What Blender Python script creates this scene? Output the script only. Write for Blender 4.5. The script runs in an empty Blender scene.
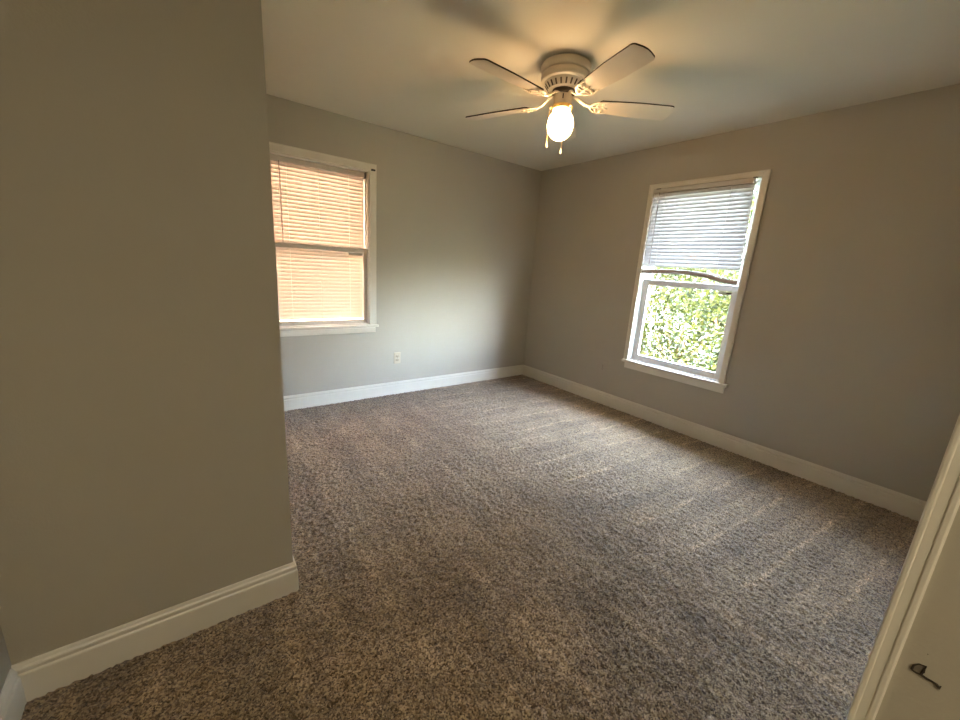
import bpy, bmesh, math, random
import numpy as np
from mathutils import Vector, Matrix

random.seed(7)
rng = np.random.default_rng(7)
scene = bpy.context.scene
C = scene.collection
PI = math.pi

# ------------------------------------------------------------------ camera, world, sun, exposure
F_PX, YAW, PITCH, ROLL, CAM_H = 389.1, math.radians(37.66), math.radians(-13.44), math.radians(3.73), 1.320
fw = Vector((math.cos(PITCH) * math.sin(YAW), math.cos(PITCH) * math.cos(YAW), math.sin(PITCH)))
rt = Vector((math.cos(YAW), -math.sin(YAW), 0)); up = rt.cross(fw)
r2 = rt * math.cos(ROLL) + up * math.sin(ROLL); u2 = -rt * math.sin(ROLL) + up * math.cos(ROLL)
cam_data = bpy.data.cameras.new('camera'); cam = bpy.data.objects.new('camera', cam_data); C.objects.link(cam)
cam_data.sensor_width = 36.0; cam_data.lens = F_PX / 960 * 36.0; cam_data.clip_start = 0.02
m = Matrix((r2, u2, -fw)).transposed().to_4x4(); m.translation = (0, 0, CAM_H); cam.matrix_world = m
scene.camera = cam

scene.view_settings.view_transform = 'Standard'; scene.view_settings.look = 'None'
scene.view_settings.gamma = 1.0; scene.view_settings.use_curve_mapping = False
scene.view_settings.exposure = 0.84

world = bpy.data.worlds.new('world'); scene.world = world; world.use_nodes = True
nt = world.node_tree; nt.nodes.clear()
sky = nt.nodes.new('ShaderNodeTexSky'); sky.sky_type = 'NISHITA'; sky.sun_disc = False
sky.sun_elevation = math.radians(58); sky.sun_rotation = math.radians(200); sky.air_density = 1.0; sky.dust_density = 1.5
bg = nt.nodes.new('ShaderNodeBackground'); bg.inputs['Strength'].default_value = 15.5
wo = nt.nodes.new('ShaderNodeOutputWorld')
hs = nt.nodes.new('ShaderNodeHueSaturation'); hs.inputs['Saturation'].default_value = .66
nt.links.new(sky.outputs[0], hs.inputs['Color']); nt.links.new(hs.outputs[0], bg.inputs[0]); nt.links.new(bg.outputs[0], wo.inputs[0])

sun_d = bpy.data.lights.new('sun', 'SUN'); sun_d.energy = 40.0; sun_d.angle = math.radians(0.6); sun_d.color = (1, .94, .84)
sun = bpy.data.objects.new('sun', sun_d); C.objects.link(sun)
sun.rotation_euler = Vector((-.30, -.50, .85)).to_track_quat('Z', 'Y').to_euler()

LAMP_STRENGTH = 104.0
HALL_FILL = 14.0
hl = bpy.data.lights.new('hall_fill_light', 'AREA'); hl.shape = 'DISK'; hl.size = .35; hl.energy = HALL_FILL; hl.color = (1, .85, .60)
hlo = bpy.data.objects.new('hall_fill_light', hl); C.objects.link(hlo); hlo.location = (-.25, -1.2, 2.425)  # added fill without a fixture, brightens the partition and near wall

# ------------------------------------------------------------------ dimensions
H = 2.44
W = 3.438            # right wall plane
D = 3.532            # back wall plane
PX, PY = 0.254, 1.465   # partition corner
LX = -0.489          # hall left wall
EX, EY = 0.620, -0.016  # near wall corner
RY = -2.3            # hall rear wall
BT, BH = 0.014, 0.127

# ------------------------------------------------------------------ materials
def new_mat(name):
    mt = bpy.data.materials.new(name); mt.use_nodes = True
    t = mt.node_tree; t.nodes.clear()
    o = t.nodes.new('ShaderNodeOutputMaterial')
    return mt, t, o
def N(t, kind, **kw):
    n = t.nodes.new(kind)
    for k, v in kw.items():
        if hasattr(n, k): setattr(n, k, v)
        else: n.inputs[k].default_value = v
    return n
def principled(name, col, rough=.5, metal=0.0, spec=.5, noise=None, bump=None, emit=None, sheen=0):
    """noise=(scale, amount) colour variation; bump=(scale, strength, distance)"""
    mt, t, o = new_mat(name)
    b = N(t, 'ShaderNodeBsdfPrincipled'); b.inputs['Roughness'].default_value = rough
    b.inputs['Metallic'].default_value = metal; b.inputs['Specular IOR Level'].default_value = spec
    b.inputs['Base Color'].default_value = (*col, 1)
    tc = N(t, 'ShaderNodeTexCoord')
    if noise:
        n = N(t, 'ShaderNodeTexNoise'); n.inputs['Scale'].default_value = noise[0]; n.inputs['Detail'].default_value = 4
        t.links.new(tc.outputs['Object'], n.inputs['Vector'])
        r = N(t, 'ShaderNodeValToRGB'); a = noise[1]
        r.color_ramp.elements[0].position = .3; r.color_ramp.elements[1].position = .7
        r.color_ramp.elements[0].color = (*[c * (1 - a) for c in col], 1)
        r.color_ramp.elements[1].color = (*[min(1, c * (1 + a)) for c in col], 1)
        t.links.new(n.outputs[0], r.inputs[0]); t.links.new(r.outputs[0], b.inputs['Base Color'])
    if bump:
        n = N(t, 'ShaderNodeTexNoise'); n.inputs['Scale'].default_value = bump[0]; n.inputs['Detail'].default_value = 3
        t.links.new(tc.outputs['Object'], n.inputs['Vector'])
        bp = N(t, 'ShaderNodeBump'); bp.inputs['Strength'].default_value = bump[1]; bp.inputs['Distance'].default_value = bump[2]
        t.links.new(n.outputs[0], bp.inputs['Height']); t.links.new(bp.outputs[0], b.inputs['Normal'])
    if emit:
        b.inputs['Emission Color'].default_value = (*emit[0], 1); b.inputs['Emission Strength'].default_value = emit[1]
    t.links.new(b.outputs[0], o.inputs[0])
    return mt

M = {}
M['wall'] = principled('greige_wall_paint', (.475, .445, .372), .62, noise=(1.3, .03), bump=(190, .25, .002), spec=.35)
M['ceiling'] = principled('ceiling_paint', (.78, .74, .63), .75, noise=(1.0, .03), bump=(120, .2, .002), spec=.2)
M['trim'] = principled('white_trim_paint', (.78, .75, .665), .38, noise=(6, .03), bump=(30, .05, .002))
M['vinyl'] = principled('white_vinyl', (.78, .79, .80), .35, noise=(9, .02))
M['sashpaint'] = principled('grey_white_sash', (.66, .63, .58), .4, noise=(9, .03))
M['headrail'] = principled('headrail_enamel', (.60, .565, .52), .4, noise=(9, .02))
M['rail'] = principled('bottom_rail_enamel', (.50, .47, .46), .4, noise=(9, .02))
M['wand'] = principled('smoky_wand', (.24, .20, .16), .3)
M['cord'] = principled('blind_cord', (.85, .83, .78), .7)
M['dcord'] = principled('brown_cord', (.45, .36, .27), .7)
M['black'] = principled('black_metal', (.012, .011, .010), .45)
M['bracket'] = principled('bracket_metal', (.22, .20, .18), .45, metal=.4)
M['plate'] = principled('almond_plate', (.60, .52, .38), .4)
M['socket'] = principled('almond_socket', (.50, .43, .32), .4)
M['dark'] = principled('dark_slot', (.03, .025, .02), .6)
M['fan'] = principled('cream_enamel', (.74, .67, .56), .38, noise=(12, .03))
M['blade'] = principled('cream_blade', (.74, .66, .55), .45, noise=(7, .04))
M['blade_edge'] = principled('dark_blade_edge', (.05, .028, .014), .5)
M['brass'] = principled('brass', (.78, .55, .22), .28, metal=1.0)
M['vent'] = principled('vent_shadow', (.10, .07, .045), .7)
M['gouge'] = principled('gouge_dark', (.035, .026, .018), .8)
M['flap'] = principled('gouge_flap', (.17, .15, .12), .8)
M['label'] = principled('paper_label', (.42, .43, .40), .6)
M['bulb'] = principled('lit_bulb', (.9, .85, .75), .3, emit=((1.0, .585, .245), LAMP_STRENGTH))
mt, t, o = new_mat('lit_glass_globe')
tp = N(t, 'ShaderNodeBsdfTransparent'); tp.inputs[0].default_value = (1, .97, .92, 1)
em = N(t, 'ShaderNodeEmission'); em.inputs[0].default_value = (1, .70, .40, 1); em.inputs[1].default_value = LAMP_STRENGTH * .06
mx = N(t, 'ShaderNodeAddShader'); df = N(t, 'ShaderNodeBsdfDiffuse'); df.inputs[0].default_value = (.9, .87, .8, 1)
m2 = N(t, 'ShaderNodeMixShader'); m2.inputs[0].default_value = .25
t.links.new(tp.outputs[0], m2.inputs[1]); t.links.new(df.outputs[0], m2.inputs[2])
t.links.new(m2.outputs[0], mx.inputs[0]); t.links.new(em.outputs[0], mx.inputs[1]); t.links.new(mx.outputs[0], o.inputs[0])
M['globe'] = mt
M['grass'] = principled('lawn', (.06, .075, .03), .9, noise=(3, .4), bump=(60, .6, .02))
M['leaf'] = principled('leaf_light', (.036, .040, .007), .5, spec=.25, noise=(2.2, .45))
M['leafb'] = principled('leaf_deep', (.008, .014, .005), .45, spec=.25, noise=(2.2, .45))
M['flower'] = principled('flower_red', (.55, .16, .10), .6)
M['stem'] = principled('bark', (.16, .11, .07), .9, noise=(20, .3))
M['shingle'] = principled('shingles', (.20, .17, .15), .9, noise=(14, .3))
M['added_eave'] = principled('added_eave_boards', (.56, .46, .27), .7, noise=(3, .05))  # tan of the added eaves, warms light reaching the right blind

# leaves let light through
for k in ('leaf', 'leafb'):
    t = M[k].node_tree; o = [n for n in t.nodes if n.type == 'OUTPUT_MATERIAL'][0]
    b = [n for n in t.nodes if n.type == 'BSDF_PRINCIPLED'][0]
    tr = N(t, 'ShaderNodeBsdfTranslucent'); tr.inputs[0].default_value = (.045, .05, .009, 1)
    mx = N(t, 'ShaderNodeMixShader'); mx.inputs[0].default_value = .38
    t.links.new(b.outputs[0], mx.inputs[1]); t.links.new(tr.outputs[0], mx.inputs[2]); t.links.new(mx.outputs[0], o.inputs[0])

def slat_material(name, col, trans, fac):
    mt, t, o = new_mat(name)
    b = N(t, 'ShaderNodeBsdfPrincipled'); b.inputs['Base Color'].default_value = (*col, 1); b.inputs['Roughness'].default_value = .35
    tr = N(t, 'ShaderNodeBsdfTranslucent'); tr.inputs[0].default_value = (*trans, 1)
    mx = N(t, 'ShaderNodeMixShader'); mx.inputs[0].default_value = fac
    t.links.new(b.outputs[0], mx.inputs[1]); t.links.new(tr.outputs[0], mx.inputs[2]); t.links.new(mx.outputs[0], o.inputs[0])
    return mt
M['slat'] = slat_material('vinyl_slat', (.66, .63, .58), (.80, .70, .58), .034)
M['slatb'] = slat_material('painted_slat', (.64, .63, .63), (.74, .72, .70), .012)

mt, t, o = new_mat('window_glass')
tp = N(t, 'ShaderNodeBsdfTransparent'); tp.inputs[0].default_value = (.96, .98, .97, 1)
gl = N(t, 'ShaderNodeBsdfGlossy'); gl.inputs['Roughness'].default_value = .02
lw = N(t, 'ShaderNodeLayerWeight'); lw.inputs[0].default_value = .5
pw = N(t, 'ShaderNodeMath', operation='POWER'); pw.inputs[1].default_value = 5.0; t.links.new(lw.outputs['Facing'], pw.inputs[0])
ma = N(t, 'ShaderNodeMath', operation='MULTIPLY_ADD'); ma.inputs[1].default_value = .9; ma.inputs[2].default_value = .035; t.links.new(pw.outputs[0], ma.inputs[0])
mx = N(t, 'ShaderNodeMixShader'); t.links.new(ma.outputs[0], mx.inputs[0])
t.links.new(tp.outputs[0], mx.inputs[1]); t.links.new(gl.outputs[0], mx.inputs[2]); t.links.new(mx.outputs[0], o.inputs[0])
M['glass'] = mt

# brick
mt, t, o = new_mat('peach_brick')
tc = N(t, 'ShaderNodeTexCoord'); mp = N(t, 'ShaderNodeMapping'); mp.inputs['Rotation'].default_value = (PI / 2, 0, 0)
br = N(t, 'ShaderNodeTexBrick'); br.inputs['Scale'].default_value = 4.2
br.inputs['Color1'].default_value = (.58, .325, .205, 1); br.inputs['Color2'].default_value = (.51, .28, .175, 1); br.inputs['Mortar'].default_value = (.48, .33, .23, 1)
br.inputs['Mortar Size'].default_value = .02
bb = N(t, 'ShaderNodeBsdfPrincipled'); bb.inputs['Roughness'].default_value = .9
t.links.new(tc.outputs['Object'], mp.inputs[0]); t.links.new(mp.outputs[0], br.inputs[0]); t.links.new(br.outputs[0], bb.inputs[0]); t.links.new(bb.outputs[0], o.inputs[0])
M['brick'] = mt

# carpet
mt, t, o = new_mat('brown_cut_pile_carpet')
tc = N(t, 'ShaderNodeTexCoord')
b = N(t, 'ShaderNodeBsdfPrincipled'); b.inputs['Roughness'].default_value = .95; b.inputs['Specular IOR Level'].default_value = .15
b.inputs['Sheen Weight'].default_value = .48; b.inputs['Sheen Roughness'].default_value = .45; b.inputs['Sheen Tint'].default_value = (.96, .92, .94, 1)
def MA(op, a, b_=None, c_=None, clamp=False):
    n = N(t, 'ShaderNodeMath', operation=op, use_clamp=clamp)
    for i, v in enumerate((a, b_, c_)):
        if v is None: continue
        if isinstance(v, (int, float)): n.inputs[i].default_value = v
        else: t.links.new(v, n.inputs[i])
    return n.outputs[0]
def NZ(scale, detail=3, rough=.5, vec=None, dist=0):
    n = N(t, 'ShaderNodeTexNoise'); n.inputs['Scale'].default_value = scale; n.inputs['Detail'].default_value = detail; n.inputs['Roughness'].default_value = rough; n.inputs['Distortion'].default_value = dist
    t.links.new(vec or tc.outputs['Object'], n.inputs['Vector']); return n.outputs[0]
def SM(v, lo, hi, to0=0, to1=1):
    n = N(t, 'ShaderNodeMapRange', interpolation_type='SMOOTHSTEP')
    for i, q in zip(('From Min', 'From Max', 'To Min', 'To Max'), (lo, hi, to0, to1)): n.inputs[i].default_value = q
    t.links.new(v, n.inputs['Value']); return n.outputs[0]
# tufts: each cell a yarn end of its own shade, noise paints in the shade of crevices between tufts
vo = N(t, 'ShaderNodeTexVoronoi'); vo.inputs['Scale'].default_value = 190
t.links.new(tc.outputs['Object'], vo.inputs['Vector'])
sv = N(t, 'ShaderNodeSeparateColor'); t.links.new(vo.outputs['Color'], sv.inputs[0])
n1 = NZ(170, 4, .65)
tuft = MA('ADD', MA('MULTIPLY', sv.outputs[0], .45), MA('MULTIPLY', n1, .60))
cr = N(t, 'ShaderNodeValToRGB'); e = cr.color_ramp.elements
e[0].position = .24; e[0].color = (.026, .016, .008, 1)
e[1].position = .84; e[1].color = (.60, .46, .285, 1)
k = e.new(.50); k.color = (.215, .150, .085, 1)
t.links.new(tuft, cr.inputs[0])
# vacuum marks: strokes along x on the window side, along y elsewhere, light on the leaning pile painted as a bright edge
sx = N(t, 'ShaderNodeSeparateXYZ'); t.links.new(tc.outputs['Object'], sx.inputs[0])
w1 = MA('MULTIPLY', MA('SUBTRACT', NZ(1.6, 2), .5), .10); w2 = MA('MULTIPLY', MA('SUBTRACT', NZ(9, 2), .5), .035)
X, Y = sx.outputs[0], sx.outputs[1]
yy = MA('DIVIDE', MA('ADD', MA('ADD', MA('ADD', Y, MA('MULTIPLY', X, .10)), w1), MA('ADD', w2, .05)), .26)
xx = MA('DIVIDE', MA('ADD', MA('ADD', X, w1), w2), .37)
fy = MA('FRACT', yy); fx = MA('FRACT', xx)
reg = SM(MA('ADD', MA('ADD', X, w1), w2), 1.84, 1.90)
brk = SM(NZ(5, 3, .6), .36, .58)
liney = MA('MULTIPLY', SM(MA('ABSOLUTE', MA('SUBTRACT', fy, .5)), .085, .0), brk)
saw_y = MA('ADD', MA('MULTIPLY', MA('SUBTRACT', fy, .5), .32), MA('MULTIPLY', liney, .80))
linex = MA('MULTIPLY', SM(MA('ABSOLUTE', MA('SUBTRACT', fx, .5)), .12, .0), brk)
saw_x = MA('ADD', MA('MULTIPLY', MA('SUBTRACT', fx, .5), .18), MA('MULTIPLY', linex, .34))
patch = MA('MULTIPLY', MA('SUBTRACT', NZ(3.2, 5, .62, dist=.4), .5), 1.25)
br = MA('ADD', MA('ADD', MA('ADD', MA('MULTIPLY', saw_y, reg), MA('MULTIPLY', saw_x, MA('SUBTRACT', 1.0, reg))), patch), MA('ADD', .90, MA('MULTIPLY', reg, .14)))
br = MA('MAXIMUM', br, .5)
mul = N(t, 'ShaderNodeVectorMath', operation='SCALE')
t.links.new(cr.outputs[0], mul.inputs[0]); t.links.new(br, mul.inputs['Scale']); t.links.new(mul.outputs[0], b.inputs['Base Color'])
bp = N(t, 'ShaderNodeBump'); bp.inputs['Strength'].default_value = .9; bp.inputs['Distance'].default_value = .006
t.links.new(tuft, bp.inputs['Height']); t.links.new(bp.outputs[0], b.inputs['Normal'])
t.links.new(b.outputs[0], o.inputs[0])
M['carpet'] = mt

# ------------------------------------------------------------------ mesh helpers
def obj(name, bm, mats, parent=None, smooth=False, loc=None):
    me = bpy.data.meshes.new(name)
    bmesh.ops.recalc_face_normals(bm, faces=bm.faces)
    bm.to_mesh(me); bm.free()
    for mm in (mats if isinstance(mats, (list, tuple)) else [mats]): me.materials.append(mm)
    if smooth:
        for p in me.polygons: p.use_smooth = True
        try: me.set_sharp_from_angle(angle=math.radians(38))
        except Exception: pass
    ob = bpy.data.objects.new(name, me); C.objects.link(ob)
    if parent: ob.parent = parent
    if loc: ob.location = loc
    return ob
def thing(name, label, cat, loc=(0, 0, 0), rot=(0, 0, 0), group=None):
    ob = bpy.data.objects.new(name, None); C.objects.link(ob); ob.empty_display_size = .1
    ob.location = loc; ob.rotation_euler = rot; ob['label'] = label; ob['category'] = cat
    if group: ob['group'] = group
    return ob
def struct(name, bm, mats, parent=None, **kw):
    ob = obj(name, bm, mats, parent, **kw)
    if parent is None: ob['kind'] = 'structure'
    return ob
def box(bm, x0, x1, y0, y1, z0, z1, bevel=0, mi=0, M4=None):
    vs = [bm.verts.new((x, y, z)) for z in (z0, z1) for y in (y0, y1) for x in (x0, x1)]
    fs = [bm.faces.new([vs[i] for i in q]) for q in ((0, 2, 3, 1), (4, 5, 7, 6), (0, 1, 5, 4), (2, 6, 7, 3), (0, 4, 6, 2), (1, 3, 7, 5))]
    for f in fs: f.material_index = mi
    if M4 is not None: bmesh.ops.transform(bm, matrix=M4, verts=vs)
    if bevel:
        es = list({e for f in fs for e in f.edges})
        r = bmesh.ops.bevel(bm, geom=es, offset=bevel, segments=2, affect='EDGES', profile=.5)
        for f in r['faces']: f.material_index = mi
def BM(): return bmesh.new()
def B(*a, **k):
    bm = BM(); box(bm, *a, **k); return bm
def lathe(bm, prof, seg=40, c=(0, 0, 0), mi=0, cap=True):
    rings = []
    for r, z in prof:
        if r < 1e-5: rings.append([bm.verts.new((c[0], c[1], c[2] + z))])
        else: rings.append([bm.verts.new((c[0] + r * math.cos(2 * PI * i / seg), c[1] + r * math.sin(2 * PI * i / seg), c[2] + z)) for i in range(seg)])
    for a, b_ in zip(rings, rings[1:]):
        for i in range(seg):
            j = (i + 1) % seg
            if len(a) == 1 and len(b_) == 1: continue
            if len(a) == 1: f = bm.faces.new((a[0], b_[i], b_[j]))
            elif len(b_) == 1: f = bm.faces.new((a[i], a[j], b_[0]))
            else: f = bm.faces.new((a[i], a[j], b_[j], b_[i]))
            f.material_index = mi
    if cap:
        for rg in (rings[0], rings[-1]):
            if len(rg) > 2: bm.faces.new(rg).material_index = mi
def tube(bm, pts, r, seg=8, mi=0, flat=1.0):
    """tube along points; r number or list; flat scales thickness in z"""
    pts = [Vector(p) for p in pts]; n = len(pts)
    rr = r if isinstance(r, (list, tuple)) else [r] * n
    rings = []
    for i, p in enumerate(pts):
        d = (pts[min(i + 1, n - 1)] - pts[max(i - 1, 0)]).normalized()
        ref = Vector((0, 0, 1)) if abs(d.z) < .9 else Vector((1, 0, 0))
        a = d.cross(ref).normalized(); b_ = a.cross(d).normalized()
        rings.append([bm.verts.new(p + a * rr[i] * math.cos(2 * PI * k / seg) + b_ * rr[i] * flat * math.sin(2 * PI * k / seg)) for k in range(seg)])
    for a, b_ in zip(rings, rings[1:]):
        for k in range(seg):
            j = (k + 1) % seg
            bm.faces.new((a[k], a[j], b_[j], b_[k])).material_index = mi
    bm.faces.new(rings[0]).material_index = mi; bm.faces.new(rings[-1]).material_index = mi
def sweep(bm, path, prof, side=1):
    """mitred extrusion of a (depth, height) profile along a horizontal polyline; depth goes to the left of travel (side=1)"""
    P = [Vector((a, b_)) for a, b_ in path]; n = len(P); rings = []
    for i in range(n):
        ds = []
        if i > 0: ds.append((P[i] - P[i - 1]).normalized())
        if i < n - 1: ds.append((P[i + 1] - P[i]).normalized())
        ns = [Vector((-d.y, d.x)) * side for d in ds]
        if len(ns) == 2:
            mvec = (ns[0] + ns[1]); mvec = mvec / max(1e-6, mvec.dot(ns[0]))
        else: mvec = ns[0]
        rings.append([bm.verts.new((P[i].x + mvec.x * d, P[i].y + mvec.y * d, z)) for d, z in prof])
    L = len(prof)
    for a, b_ in zip(rings, rings[1:]):
        for k in range(L):
            j = (k + 1) % L
            bm.faces.new((a[k], a[j], b_[j], b_[k]))
    bm.faces.new(rings[0]); bm.faces.new(rings[-1])

# ------------------------------------------------------------------ room shell
def carpet_mesh():
    x0, x1, y0, y1, s = LX - .02, W + .02, RY - .02, D + .02, .0085
    nx, ny = int((x1 - x0) / s) + 1, int((y1 - y0) / s) + 1
    X, Y = np.meshgrid(np.linspace(x0, x1, nx), np.linspace(y0, y1, ny))
    X = X + rng.uniform(-.35, .35, X.shape) * s; Y = Y + rng.uniform(-.35, .35, Y.shape) * s
    Z = rng.uniform(-.008, 0.0005, X.shape)
    co = np.stack([X, Y, Z], -1).reshape(-1, 3).astype(np.float32)
    i = np.arange(ny - 1)[:, None] * nx + np.arange(nx - 1)[None]
    q = np.stack([i, i + 1, i + nx + 1, i + nx], -1).reshape(-1, 4).astype(np.int32)
    me = bpy.data.meshes.new('floor')
    me.vertices.add(len(co)); me.vertices.foreach_set('co', co.ravel())
    me.loops.add(q.size); me.loops.foreach_set('vertex_index', q.ravel())
    me.polygons.add(len(q)); me.polygons.foreach_set('loop_start', np.arange(0, q.size, 4, dtype=np.int32))
    me.polygons.foreach_set('loop_total', np.full(len(q), 4, np.int32))
    me.update(); me.validate()
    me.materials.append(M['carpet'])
    return me
fl = bpy.data.objects.new('floor', carpet_mesh()); C.objects.link(fl); fl['kind'] = 'structure'
struct('added_eave_back', B(LX - .15, W + .16, D + .151, D + .55, 2.30, 2.36), M['added_eave'])   # unseen eave added over the back window to narrow the sky light
struct('added_eave_right', B(W + .151, W + .80, RY - .3, D + .3, 2.30, 2.36), M['added_eave'])   # unseen eave added over the right window, darkens and warms its upper slats
struct('ceiling', B(LX - .15, W + .16, RY - .15, D + .16, H, H + .18), M['ceiling'])

def wall_with_hole(axis, plane, out, a0, a1, z0, z1, h0, h1, hz0, hz1):
    """axis 'y': wall in plane y=plane spanning x; 'x': plane x=plane spanning y. A frame of quads with reveal."""
    bm = BM()
    def V(a, z, d): return bm.verts.new((a, plane + d, z) if axis == 'y' else (plane + d, a, z))
    grids = []
    for d in (0, out):
        grids.append([[V(a, z, d) for a in (a0, h0, h1, a1)] for z in (z0, hz0, hz1, z1)])
    for g in grids:
        for r in range(3):
            for c in range(3):
                if r == 1 and c == 1: continue
                bm.faces.new((g[r][c], g[r][c + 1], g[r + 1][c + 1], g[r + 1][c]))
    f, k = grids
    loops = [[(0, 0), (0, 1), (0, 2), (0, 3), (1, 3), (2, 3), (3, 3), (3, 2), (3, 1), (3, 0), (2, 0), (1, 0)], [(1, 1), (1, 2), (2, 2), (2, 1)]]
    for lp in loops:
        for p, q in zip(lp, lp[1:] + lp[:1]):
            bm.faces.new((f[p[0]][p[1]], f[q[0]][q[1]], k[q[0]][q[1]], k[p[0]][p[1]]))
    return bm
AO = dict(x0=.585, x1=1.380, z0=.727, z1=2.066)     # window A opening
BO = dict(y0=1.241, y1=2.075, z0=.528, z1=2.086)    # window B opening
struct('wall_back', wall_with_hole('y', D, .15, PX - .05, W + .15, -.1, H, AO['x0'], AO['x1'], AO['z0'], AO['z1']), M['wall'])
struct('wall_right', wall_with_hole('x', W, .15, EY - .05, D, -.1, H, BO['y0'], BO['y1'], BO['z0'], BO['z1']), M['wall'])
struct('wall_partition', B(LX - .15, PX, PY, D + .15, -.1, H), M['wall'])
struct('wall_left', B(LX - .15, LX, RY, PY, -.1, H), M['wall'])
near = struct('wall_near', B(EX, W + .15, RY, EY, -.1, H), M['wall'])
struct('wall_rear', B(LX - .15, W + .15, RY - .15, RY, -.1, H), M['wall'])

# baseboards: flat board with a stepped ogee cap
bprof = [(0, -.01), (BT, -.01), (BT, .088), (BT - .001, .092), (BT - .0045, .096), (BT - .0035, .103), (BT - .002, .107), (BT - .0028, .112), (BT - .007, .117), (BT - .009, .124), (BT - .011, BH), (0, BH)]
bm = BM(); sweep(bm, [(W, D), (PX, D)], bprof); struct('baseboard_back', bm, M['trim'])
bm = BM(); sweep(bm, [(W, EY), (W, D - BT)], bprof); struct('baseboard_right', bm, M['trim'])
bm = BM(); sweep(bm, [(PX, D - BT), (PX, PY), (LX, PY)], bprof, side=1); struct('baseboard_partition', bm, M['trim'])
bm = BM(); sweep(bm, [(LX, PY - BT), (LX, RY)], bprof); struct('baseboard_left', bm, M['trim'])
bm = BM(); sweep(bm, [(EX + .075, EY), (W - BT, EY)], bprof); struct('baseboard_near', bm, M['trim'])

# casing on the room side of the near wall corner (its edge is what shows)
bm = BM()
box(bm, EX - .0045, EX + .062, EY - .004, EY + .017, 0, 2.07, bevel=.002)
box(bm, EX - .0058, EX + .010, EY - .003, EY + .003, 0, 2.07, bevel=.0015)
box(bm, EX - .0058, EX + .010, EY + .011, EY + .0165, 0, 2.07, bevel=.0015)
struct('trim_1', bm, M['trim'])

# gouge in the near wall: a torn flap with a scrape running down from it
g = BM()
gy, gz = -.0325, .905
def G(y, z, d=.0008): return (EX - d, y, z)
flap = [(-.0309, .9104), (-.0314, .9161), (-.0346, .9207), (-.0393, .9224), (-.039, .9143), (-.0379, .9099), (-.0347, .9089), (-.0314, .9093)]
tube(g, [G(*q) for q in flap + flap[:1]], [.0010, .0009, .0007, .0009, .0013, .0013, .0010, .0010, .0010], 6)
tube(g, [G(*q) for q in ((-.0379, .9099), (-.0427, .9088), (-.0467, .9093), (-.0502, .9084), (-.0527, .9064), (-.0531, .9095))], [.0012, .0012, .0010, .0014, .0015, .0005], 6)
tube(g, [G(-.0368, .9373), G(-.0376, .9372)], .0005, 6)
go = obj('gouge', g, M['gouge'], near); go['label'] = 'dark gouge scraped in the near wall'
g = BM(); vs = [g.verts.new(G(*p, .0006)) for p in flap]
vb = [g.verts.new((EX + .001, v.co.y, v.co.z)) for v in vs]
g.faces.new(vs); g.faces.new(vb[::-1])
for i in range(len(vs)): g.faces.new((vs[i], vs[(i + 1) % len(vs)], vb[(i + 1) % len(vs)], vb[i]))
obj('torn_flap', g, M['flap'], go)

# ------------------------------------------------------------------ windows
def frame(bm, a0, a1, z0, z1, wl, wr, wb, wt, d0, d1, axis, plane, bevel=.003):
    """rectangular frame of four bars; d depth from the wall plane outward"""
    def bx(p0, p1, q0, q1):
        if axis == 'y': box(bm, p0, p1, plane + d0, plane + d1, q0, q1, bevel=bevel)
        else: box(bm, plane + d0, plane + d1, p0, p1, q0, q1, bevel=bevel)
    bx(a0, a0 + wl, z0, z1); bx(a1 - wr, a1, z0, z1)
    bx(a0 + wl, a1 - wr, z0, z0 + wb); bx(a0 + wl, a1 - wr, z1 - wt, z1)
def pane(axis, plane, d, a0, a1, z0, z1):
    bm = BM()
    if axis == 'y': box(bm, a0, a1, plane + d, plane + d + .004, z0, z1)
    else: box(bm, plane + d, plane + d + .004, a0, a1, z0, z1)
    return bm
def abox(bm, axis, plane, a0, a1, d0, d1, z0, z1, bevel=.002):
    if axis == 'y': box(bm, a0, a1, plane + d0, plane + d1, z0, z1, bevel=bevel)
    else: box(bm, plane + d0, plane + d1, a0, a1, z0, z1, bevel=bevel)

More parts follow.
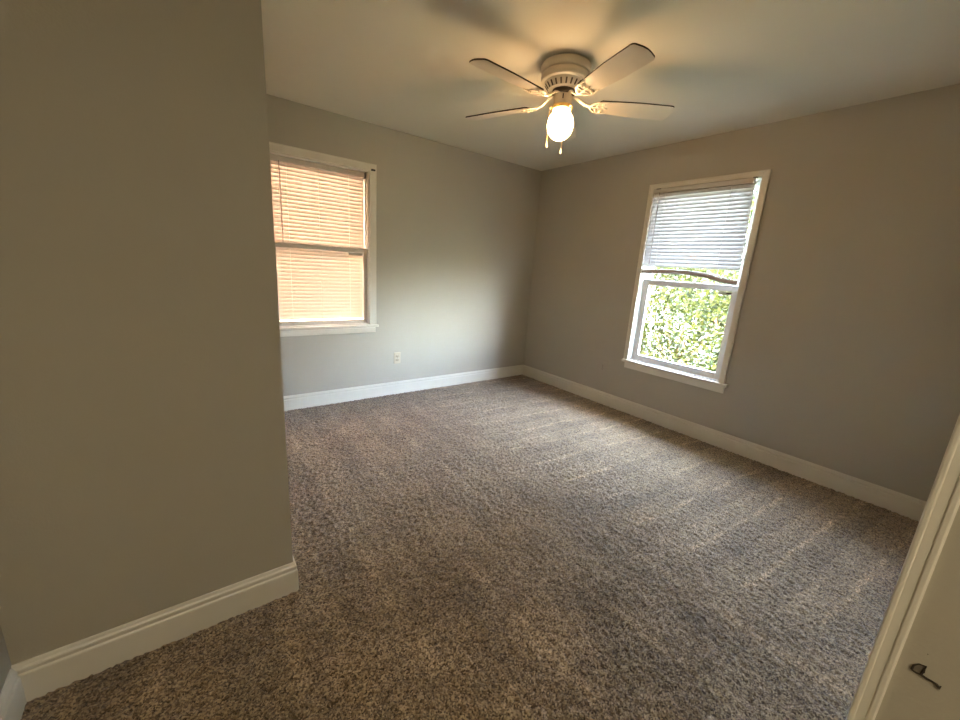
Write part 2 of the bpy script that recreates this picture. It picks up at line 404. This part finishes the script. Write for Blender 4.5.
def window(name, axis, plane, a0, a1, z0, z1, cw, ctop, sill_top, sill_a, apron_a, apron_bot, zmeet, stile, brail, mrail, sash_mat, lower_d, upper_d):
    # casing with a raised outer band
    bm = BM()
    for q0, q1 in ((a0 - cw, a0), (a1, a1 + cw)):
        abox(bm, axis, plane, q0, q1, -.016, .0, sill_top, z1 + ctop)
    abox(bm, axis, plane, a0, a1, -.016, 0, z1, z1 + ctop)
    bw = .012
    for q0, q1 in ((a0 - cw, a0 - cw + bw), (a1 + cw - bw, a1 + cw)):
        abox(bm, axis, plane, q0, q1, -.020, -.015, sill_top, z1 + ctop, .0015)
    abox(bm, axis, plane, a0 - cw + bw, a1 + cw - bw, -.020, -.015, z1 + ctop - bw, z1 + ctop, .0015)
    root = struct(name, bm, M['trim'])
    # jamb liner
    bm = BM(); t_ = .008
    frame(bm, a0, a1, z0, z1, t_, t_, t_, t_, .0, .149, axis, plane, 0)
    for d0 in (lower_d + .034, ):       # parting bead
        for q0, q1 in ((a0 + t_, a0 + t_ + .006), (a1 - t_ - .006, a1 - t_)):
            abox(bm, axis, plane, q0, q1, d0, d0 + .006, z0, z1, 0)
    obj('window_jamb', bm, M['vinyl'] if sash_mat == 'vinyl' else M['trim'], root)
    bm = BM(); abox(bm, axis, plane, sill_a[0], sill_a[1], -.034, .02, sill_top - .024, sill_top, .005)
    obj('window_sill', bm, M['trim'], root)
    bm = BM(); abox(bm, axis, plane, apron_a[0], apron_a[1], -.016, 0, apron_bot, sill_top - .024, .004)
    abox(bm, axis, plane, apron_a[0] + .001, apron_a[1] - .001, -.019, -.014, apron_bot + .012, sill_top - .03, .002)
    obj('apron', bm, M['trim'], root)
    # lower sash
    i0, i1 = a0 + t_, a1 - t_
    bm = BM(); frame(bm, i0, i1, sill_top + .006, zmeet + mrail / 2, stile, stile, brail, mrail, lower_d, lower_d + .03, axis, plane)
    abox(bm, axis, plane, i0 + stile * .3, i1 - stile * .3, lower_d - .006, lower_d + .002, zmeet + mrail / 2 - .014, zmeet + mrail / 2 - .004, .002)
    lo = obj('lower_sash', bm, M[sash_mat], root)
    obj('glass', pane(axis, plane, lower_d + .014, i0 + stile - .004, i1 - stile + .004, sill_top + brail, zmeet - mrail / 2 + .004), M['glass'], lo)
    bm = BM(); frame(bm, i0, i1, zmeet - mrail / 2, z1 - t_, stile * .8, stile * .8, mrail * .8, .035, upper_d, upper_d + .03, axis, plane)
    us = obj('upper_sash', bm, M[sash_mat], root)
    obj('glass', pane(axis, plane, upper_d + .014, i0 + stile * .7, i1 - stile * .7, zmeet, z1 - t_ - .03), M['glass'], us)
    return root, lo

wa, la = window('window_1', 'y', D, AO['x0'], AO['x1'], AO['z0'], AO['z1'], .062, .056, .727, (.50, 1.462), (.515, 1.436), .650, 1.394, .030, .036, .042, 'sashpaint', .028, .105)
wb, lb = window('window_2', 'x', W, BO['y0'], BO['y1'], BO['z0'], BO['z1'], .044, .040, .528, (1.168, 2.128), (1.190, 2.100), .446, 1.280, .054, .054, .052, 'vinyl', .045, .085)
# stickers on the top corner of each lower sash's glass, seen from the room
st = obj('sticker', B(1.205, 1.332, D + .036, D + .0415, 1.348, 1.369), M['label'], la); st['label'] = 'grey sticker on the upper right of the glass'
st = obj('sticker', B(W + .053, W + .0585, 1.303, 1.405, 1.226, 1.249), M['label'], lb); st['label'] = 'grey sticker with a black bar'
obj('printed_bar', B(W + .0522, W + .0535, 1.308, 1.345, 1.232, 1.243), M['dark'], st)
# curtain clip left on the casing of the back window
bk = obj('curtain_clip', B(1.392, 1.428, D - .030, D - .014, 2.066, 2.080, bevel=.003), M['black'], wa); bk['label'] = 'small black clip on the casing corner'

# ------------------------------------------------------------------ blinds
def slat_bm(axis, plane, d, a0, a1, zs, wid, tilt, arch=.0038, jitter=.0, droop=None, skew=0):
    """tilt: angle from horizontal, room-side edge down for positive"""
    bm = BM()
    for z in zs:
        tl = tilt + random.gauss(0, jitter)
        nL = 7
        grid = []
        for i in range(nL):
            f = i / (nL - 1); a = a0 + (a1 - a0) * f
            row = []
            for k in range(5):
                s = (k / 4 - .5) * wid; h = arch * (1 - (2 * s / wid) ** 2)
                dd = s * math.cos(tl) + h * math.sin(tl)        # + is outward
                zz = s * math.sin(tl) + h * math.cos(tl)
                q = a + (skew * (zs[0] - z) if i == 0 else 0)
                zz += z + (droop(f, z) if droop else 0)
                row.append(bm.verts.new((q, plane + d + dd, zz) if axis == 'y' else (plane + d + dd, q, zz)))
            grid.append(row)
        for r0, r1 in zip(grid, grid[1:]):
            for k in range(4): bm.faces.new((r0[k], r0[k + 1], r1[k + 1], r1[k]))
    return bm
def pt(axis, plane, a, d, z): return (a, plane + d, z) if axis == 'y' else (plane + d, a, z)

# blind in window A, hanging behind the lower sash
ba = thing('mini_blind', 'closed peach-glowing blind covering the whole window on the back wall', 'blind', (.98, D + .08, 2.06))
def put(ob, root): ob.parent = root; ob.matrix_parent_inverse = Matrix.Translation(-Vector(root.location)); return ob
bm = BM(); abox(bm, 'y', D, .594, 1.366, .066, .098, 2.018, 2.058, .003)
put(obj('headrail', bm, M['headrail']), ba)
zs = [2.006 - .0302 * i for i in range(41)]
put(obj('slats', slat_bm('y', D, .082, .603, 1.356, zs, .041, math.radians(69), jitter=.02), M['slat'], smooth=True), ba)
bm = BM(); abox(bm, 'y', D, .603, 1.356, .070, .096, .736, .766, .004); put(obj('bottom_rail', bm, M['headrail']), ba)
for a in (.735, 1.226):
    bm = BM()
    for dd in (.064, .101): tube(bm, [(a, D + dd, 2.02), (a, D + dd, .765)], .0011, 5)
    put(obj('ladder_cord', bm, M['cord']), ba)
bm = BM(); tube(bm, [(.974, D + .0630, 2.02), (.974, D + .0630, .765)], .0011, 5); put(obj('lift_cord', bm, M['dcord']), ba)
bm = BM(); tube(bm, [(.682, D + .0615, 2.02), (.682, D + .0600, 1.99), (.683, D + .0600, 1.385)], .0042, 6); put(obj('tilt_wand', bm, M['wand']), ba)
bm = BM(); abox(bm, 'y', D, 1.3655, 1.3715, .05, .098, 2.005, 2.058, .001); put(obj('end_bracket', bm, M['black']), ba)

# blind in window B, raised, its bottom rail bent
bb_ = thing('mini_blind', 'white raised blind with a bent bottom rail in the window on the right wall', 'blind', (W + .02, 1.67, 2.09))
bm = BM(); abox(bm, 'x', W, 1.288, 2.070, -.022, .014, 2.046, 2.084, .003); put(obj('headrail', bm, M['headrail']), bb_)
zs = [2.034 - .0297 * i for i in range(21)]
def droopB(f, z):
    k = max(0, (1.62 - z) / .2)
    return -.006 * max(0, (.45 - f)) * k
put(obj('slats', slat_bm('x', W, -.004, 1.282, 2.071, zs, .040, math.radians(66), jitter=.02, skew=-.02 / .6, droop=droopB), M['slatb'], smooth=True), bb_)
bm = BM()
tube(bm, [(W - .004, 2.070, 1.376), (W - .004, 1.95, 1.380), (W - .005, 1.80, 1.384), (W - .006, 1.65, 1.383), (W - .006, 1.50, 1.368), (W - .005, 1.40, 1.343), (W - .004, 1.33, 1.330), (W - .004, 1.262, 1.326)], .0125, 8, flat=1.6)
put(obj('bottom_rail', bm, M['rail']), bb_)
bm = BM()
tube(bm, [(W - .008, 1.43, 1.342), (W - .010, 1.38, 1.352), (W - .009, 1.34, 1.364), (W - .004, 1.31, 1.371)], [.004, .007, .007, .003], 6, flat=.4)
put(obj('rail_end_cap', bm, M['rail']), bb_)
for a in (1.955, 1.433):
    bm = BM()
    for dd in (-.018, .012): tube(bm, [(W + dd, a, 2.05), (W + dd, a - .01, 1.385 if a > 1.6 else 1.352)], .0013, 5)
    put(obj('ladder_cord', bm, M['cord']), bb_)
bm = BM(); tube(bm, [(W - .022, 2.012, 2.05), (W - .024, 2.010, 2.02), (W - .024, 2.004, 1.44)], .0038, 6); put(obj('tilt_wand', bm, M['wand']), bb_)
for a in ((2.005, 2.045), (1.272, 1.296)):
    bm = BM(); abox(bm, 'x', W, a[0], a[1], -.026, .002, 2.078, 2.0855, .001); put(obj('end_bracket', bm, M['bracket']), bb_)

# ------------------------------------------------------------------ outlets
def outlet(name, label, loc, rotz, pm, sm):
    root = thing(name, label, 'outlet', loc, (0, 0, rotz))
    obj('cover_plate', B(-.035, .035, -.007, 0.001, -.057, .057, bevel=.003), pm, root)
    for s in (-1, 1):
        so = obj('socket', B(-.017, .017, -.0095, -.005, s * .0195 - .014, s * .0195 + .014, bevel=.004), sm, root)
        bm = BM()
        box(bm, -.0075, -.0055, -.0100, -.0090, s * .0195 - .002, s * .0195 + .007)
        box(bm, .0055, .0075, -.0100, -.0090, s * .0195 - .001, s * .0195 + .006)
        box(bm, -.002, .002, -.0100, -.0090, s * .0195 - .009, s * .0195 - .005)
        obj('slots', bm, M['dark'], so)
    bm = BM(); tube(bm, [(0, -.0065, 0), (0, -.0088, 0)], .0035, 10); obj('screw', bm, M['bracket'], root)
    return root
outlet('wall_outlet', 'almond electrical outlet low on the back wall under the blinds', (1.668, D, .374), 0, M['plate'], M['socket'])
outlet('wall_outlet', 'electrical outlet painted greige like the right wall, left of its window', (W, 2.345, .385), -PI / 2, M['wall'], M['wall'])

# ------------------------------------------------------------------ ceiling fan
FX, FY = 1.815, 1.744
fan = thing('ceiling_fan', 'cream five-blade flush ceiling fan with a lit globe and two pull chains', 'ceiling fan', (FX, FY, H))
Z = lambda z: z - H
bm = BM()
lathe(bm, [(0, 0), (.120, 0), (.132, -.006), (.137, -.016), (.137, -.036), (.133, -.046), (.126, -.050), (.127, -.056), (.132, -.064), (.132, -.078), (.127, -.088), (.116, -.093), (.0, -.093)], 56, cap=False)
obj('motor_housing', bm, M['fan'], fan, smooth=True)
bm = BM(); lathe(bm, [(0, -.088), (.113, -.090), (.108, -.100), (.086, -.128), (.076, -.130), (0, -.130)], 56, cap=False)
vr = obj('vent_ring', bm, M['fan'], fan, smooth=True)
bm = BM()
for i in range(22):
    a = 2 * PI * i / 22
    M4 = Matrix.Rotation(a, 4, 'Z') @ Matrix.Translation((.097, 0, -.114)) @ Matrix.Rotation(math.radians(38), 4, 'Y')
    box(bm, -.004, .0022, -.0042, .0042, -.0145, .0145, M4=M4)
obj('vent_slots', bm, M['vent'], vr)
bm = BM(); lathe(bm, [(0, -.128), (.062, -.130), (.066, -.140), (.062, -.152), (0, -.154)], 40, cap=False)
obj('blade_hub', bm, M['vent'], fan, smooth=True)
bm = BM(); lathe(bm, [(0, -.150), (.046, -.150), (.050, -.154), (.050, -.196), (.046, -.203), (.0, -.204)], 40, cap=False)
sh = obj('switch_housing', bm, M['fan'], fan, smooth=True)
q = Vector((-FX, -FY, 0)).normalized()
bm = BM(); box(bm, -.003, .003, -.004, .002, -.012, .012, bevel=.001, M4=Matrix.Translation(q * .050 + Vector((0, 0, -.172))) @ Matrix.Rotation(math.atan2(q.y, q.x) + PI / 2, 4, 'Z'))
obj('reverse_switch', bm, M['dark'], sh)
bm = BM(); lathe(bm, [(0, -.202), (.040, -.202), (.056, -.206), (.060, -.212), (.060, -.222), (.056, -.226), (.0, -.226)], 40, cap=False)
for i in range(3):
    a = 2 * PI * i / 3 + .5
    tube(bm, [(.058 * math.cos(a), .058 * math.sin(a), -.218), (.070 * math.cos(a), .070 * math.sin(a), -.218)], .004, 8)
obj('globe_fitter', bm, M['brass'], fan, smooth=True)
bm = BM()
prof = [(.046, -.222), (.050, -.228)]
for i in range(1, 20):
    a = PI * (.17 + .83 * i / 19)
    prof.append((.074 * math.sin(a) if i < 19 else 0, -.302 + .082 * math.cos(a)))
lathe(bm, prof, 40, cap=False)
gb = obj('globe', bm, M['globe'], fan, smooth=True); gb['label'] = 'glowing glass globe'
bm = BM(); lathe(bm, [(0, -.224), (.013, -.226), (.014, -.250), (.020, -.264), (.029, -.282), (.030, -.298), (.024, -.314), (.012, -.323), (0, -.325)], 24, cap=False)
obj('bulb', bm, M['bulb'], gb, smooth=True)

side_v = Vector((q.y, -q.x, 0))   # sideways as seen from the doorway
def chain(sx, qd, zend, name='pull_chain'):
    p = side_v * sx + q * qd
    h = p.normalized() * .05
    bm = BM()
    pts = [(h.x, h.y, -.185), ((h.x + p.x) / 2, (h.y + p.y) / 2, -.190), (p.x, p.y, -.205), (p.x, p.y, zend + .03)]
    tube(bm, pts, .0011, 6)
    n = 26
    for i in range(n):
        z = -.206 + (zend + .03 + .206) * i / n
        bmesh.ops.create_icosphere(bm, subdivisions=1, radius=.0020, matrix=Matrix.Translation((p.x, p.y, z)))
    ch = obj(name, bm, M['brass'], fan, smooth=True)
    bm = BM(); lathe(bm, [(0, .032), (.0025, .031), (.0035, .022), (.007, .010), (.0078, .004), (.005, -.002), (0, -.003)], 14, c=(p.x, p.y, zend), cap=False)
    obj('fob', bm, M['fan'], ch, smooth=True)
sgn = 1 if side_v.dot(Vector((1, -1, 0))) > 0 else -1
chain(sgn * -.069, -.045, -.408)
chain(sgn * .018, -.088, -.430)

# blades with their irons
def blade_bm():
    bm = BM()
    outline = []
    x0, x1 = .215, .639
    def hw(x): return .052 + (.067 - .052) * min(1, max(0, (x - x0) / .22))
    xs = [x0 + (x1 - .03 - x0) * i / 14 for i in range(15)]
    topp = [(x, hw(x)) for x in xs]
    tip = []
    for i in range(1, 8):
        a = PI / 2 * i / 8
        tip.append((x1 - .03 + .022 * math.sin(a), .067 - .022 + .022 * math.cos(a)))
    tip.append((x1, .022)); tip.append((x1 + .003, 0))
    upper = [(x0 - .012, .036)] + topp + tip
    lower = [(x, -y) for x, y in reversed(upper[:-1])]
    outline = upper + lower
    th = .0035
    lo = [bm.verts.new((x, y, -th)) for x, y in outline]; hi = [bm.verts.new((x, y, th)) for x, y in outline]
    f = bm.faces.new(lo); f.material_index = 0
    f = bm.faces.new(hi); f.material_index = 1
    n = len(outline)
    for i in range(n):
        f = bm.faces.new((lo[i], lo[(i + 1) % n], hi[(i + 1) % n], hi[i])); f.material_index = 1
    return bm
PH, PIT = 3.189, -.198
def iron_bm():
    bm = BM(); z = -.0075
    tube(bm, [(.050, 0, .040), (.075, 0, .036), (.100, 0, .018), (.130, 0, .000), (.165, 0, z)], [.013, .012, .010, .010, .011], 10, flat=.45)
    # open scroll plate: heart-shaped loop, crossbar and two prongs
    for s in (-1, 1):
        tube(bm, [(.160, 0, z), (.172, s * .022, z), (.190, s * .040, z), (.212, s * .047, z), (.232, s * .040, z), (.240, s * .026, z), (.232, s * .013, z), (.218, s * .010, z)], [.007, .007, .0065, .0065, .006, .005, .0045, .003], 8, flat=.55)
        tube(bm, [(.196, s * .043, z), (.222, s * .050, z), (.250, s * .049, z), (.268, s * .046, z)], [.006, .006, .005, .003], 8, flat=.5)
    tube(bm, [(.160, 0, z), (.200, 0, z), (.240, 0, z), (.262, 0, z)], [.010, .007, .006, .003], 8, flat=.5)
    tube(bm, [(.204, -.044, z), (.198, -.02, z), (.196, 0, z), (.198, .02, z), (.204, .044, z)], .005, 8, flat=.5)
    for x, y in ((.228, .030), (.228, -.030), (.252, 0)):
        tube(bm, [(x, y, z + .002), (x, y, z - .006)], .0045, 8)
    return bm
bl_mesh = None
for k in range(5):
    a = PH + k * 2 * PI / 5
    R4 = Matrix.Translation((0, 0, Z(2.250))) @ Matrix.Rotation(a, 4, 'Z') @ Matrix.Rotation(PIT, 4, 'X')
    if k == 0:
        b0 = obj('blade', blade_bm(), [M['blade'], M['blade_edge']], fan); i0 = obj('blade_iron', iron_bm(), M['fan'], fan, smooth=True)
        bo, io = b0, i0
    else:
        bo = b0.copy(); io = i0.copy(); C.objects.link(bo); C.objects.link(io); bo.parent = fan; io.parent = fan
    bo.matrix_local = R4; io.matrix_local = R4

# ------------------------------------------------------------------ outdoors
gm = BM(); box(gm, -30, 40, -30, 30, -.55, -.40); gnd = struct('ground', gm, M['grass'])
# neighbouring brick house beyond the back window
nh = thing('brick_house', 'peach brick house outside, glowing through the blind on the back wall', 'house', (1.5, D + 1.7, -.4))
put(obj('brick_wall', B(-4, 5.0, D + 1.7, D + 1.9, -.4, 4.4), M['brick']), nh)
bm = BM(); vs = [bm.verts.new(v) for v in ((-4.3, D + 1.35, 4.38), (5.3, D + 1.35, 4.38), (5.3, D + 6.0, 6.2), (-4.3, D + 6.0, 6.2))]
vt = [bm.verts.new((v.co.x, v.co.y, v.co.z + .12)) for v in vs]
bm.faces.new(vs); bm.faces.new(vt)
for i in range(4): bm.faces.new((vs[i], vs[(i + 1) % 4], vt[(i + 1) % 4], vt[i]))
put(obj('roof', bm, M['shingle']), nh)

def leaf_mesh(name, n, c, rad, size, mats, frac_b):
    """a crown of separate pointed leaves in a lumpy ellipsoid shell and core"""
    u = rng.normal(size=(n, 3)); u /= np.linalg.norm(u, axis=1)[:, None]
    lump = 1 + .16 * np.sin(u[:, 0] * 7 + c[0]) * np.cos(u[:, 1] * 6 + u[:, 2] * 5)
    rr = rng.uniform(.45, 1, n) ** .5 * lump
    P = np.array(c) + u * rr[:, None] * np.array(rad)
    P = P[P[:, 2] > -.38]; n = len(P)
    d = rng.normal(size=(n, 3)); d[:, 2] -= .3; d /= np.linalg.norm(d, axis=1)[:, None]
    e = np.cross(d, rng.normal(size=(n, 3))); e /= np.linalg.norm(e, axis=1)[:, None]
    L = size * rng.uniform(.7, 1.35, n)[:, None]
    v = np.stack([P, P + d * L * .45 + e * L * .27, P + d * L, P + d * L * .45 - e * L * .27], 1).reshape(-1, 3).astype(np.float32)
    me = bpy.data.meshes.new(name)
    q = np.arange(4 * n, dtype=np.int32)
    me.vertices.add(4 * n); me.vertices.foreach_set('co', v.ravel())
    me.loops.add(4 * n); me.loops.foreach_set('vertex_index', q)
    me.polygons.add(n); me.polygons.foreach_set('loop_start', np.arange(0, 4 * n, 4, dtype=np.int32)); me.polygons.foreach_set('loop_total', np.full(n, 4, np.int32))
    for mm in mats: me.materials.append(mm)
    me.polygons.foreach_set('material_index', (rng.random(n) < frac_b).astype(np.int32))
    me.update(); me.validate()
    return me
def shrub(label, x, y, rad, zc, n, size, frac, flowers=0, kind='shrub'):
    root = thing(kind, label, kind, (x, y, -.40), group='shrubs outside the right window' if kind == 'shrub' else None)
    ob = bpy.data.objects.new('foliage', leaf_mesh('foliage', n, (0, 0, zc), rad, size, [M['leaf'], M['leafb']], frac)); C.objects.link(ob); ob.parent = root
    bm = BM()
    for i in range(6):
        a = i * PI / 3 + random.random()
        tube(bm, [(0.05 * math.cos(a), .05 * math.sin(a), -.02), (.2 * math.cos(a) * rad[0], .2 * math.sin(a) * rad[1], zc * .6), (.45 * math.cos(a) * rad[0], .45 * math.sin(a) * rad[1], zc * 1.2)], [.03, .022, .01], 6)
    obj('stems', bm, M['stem'], root)
    if flowers:
        bm = BM()
        for i in range(flowers):
            u = Vector((-abs(random.gauss(0, 1)) - .3, random.gauss(0, 1), random.gauss(0, .8))).normalized()
            p = Vector((u.x * rad[0] * .98, u.y * rad[1] * .98, zc + u.z * rad[2] * .95))
            for kk in range(5):
                d = Vector((random.gauss(0, 1), random.gauss(0, 1), random.gauss(0, 1))).normalized(); e = d.orthogonal().normalized()
                vs = [bm.verts.new(p), bm.verts.new(p + d * .025 + e * .016), bm.verts.new(p + d * .05), bm.verts.new(p + d * .025 - e * .016)]
                bm.faces.new(vs)
        obj('blossoms', bm, M['flower'], root)
shrub('bushy sunlit shrub outside filling the view through the right window', 6.5, 3.1, (1.0, 1.35, 1.25), .98, 16000, .072, .36, 9)
shrub('yellow-green shrub outside the right window, further from the doorway', 10.6, 8.2, (1.2, 1.4, 1.5), 1.1, 6500, .08, .25)
shrub('deep green shrub outside the right window, nearer the doorway side', 6.9, .1, (.9, 1.2, 1.2), .95, 6500, .08, .5)

shrub('tall leafy tree added outside behind the bushy shrub to block low sky, right window', 9.8, 3.2, (1.4, 2.2, 1.9), 2.3, 15000, .12, .5, kind='tree')  # added tree, keeps low sky light off the far floor
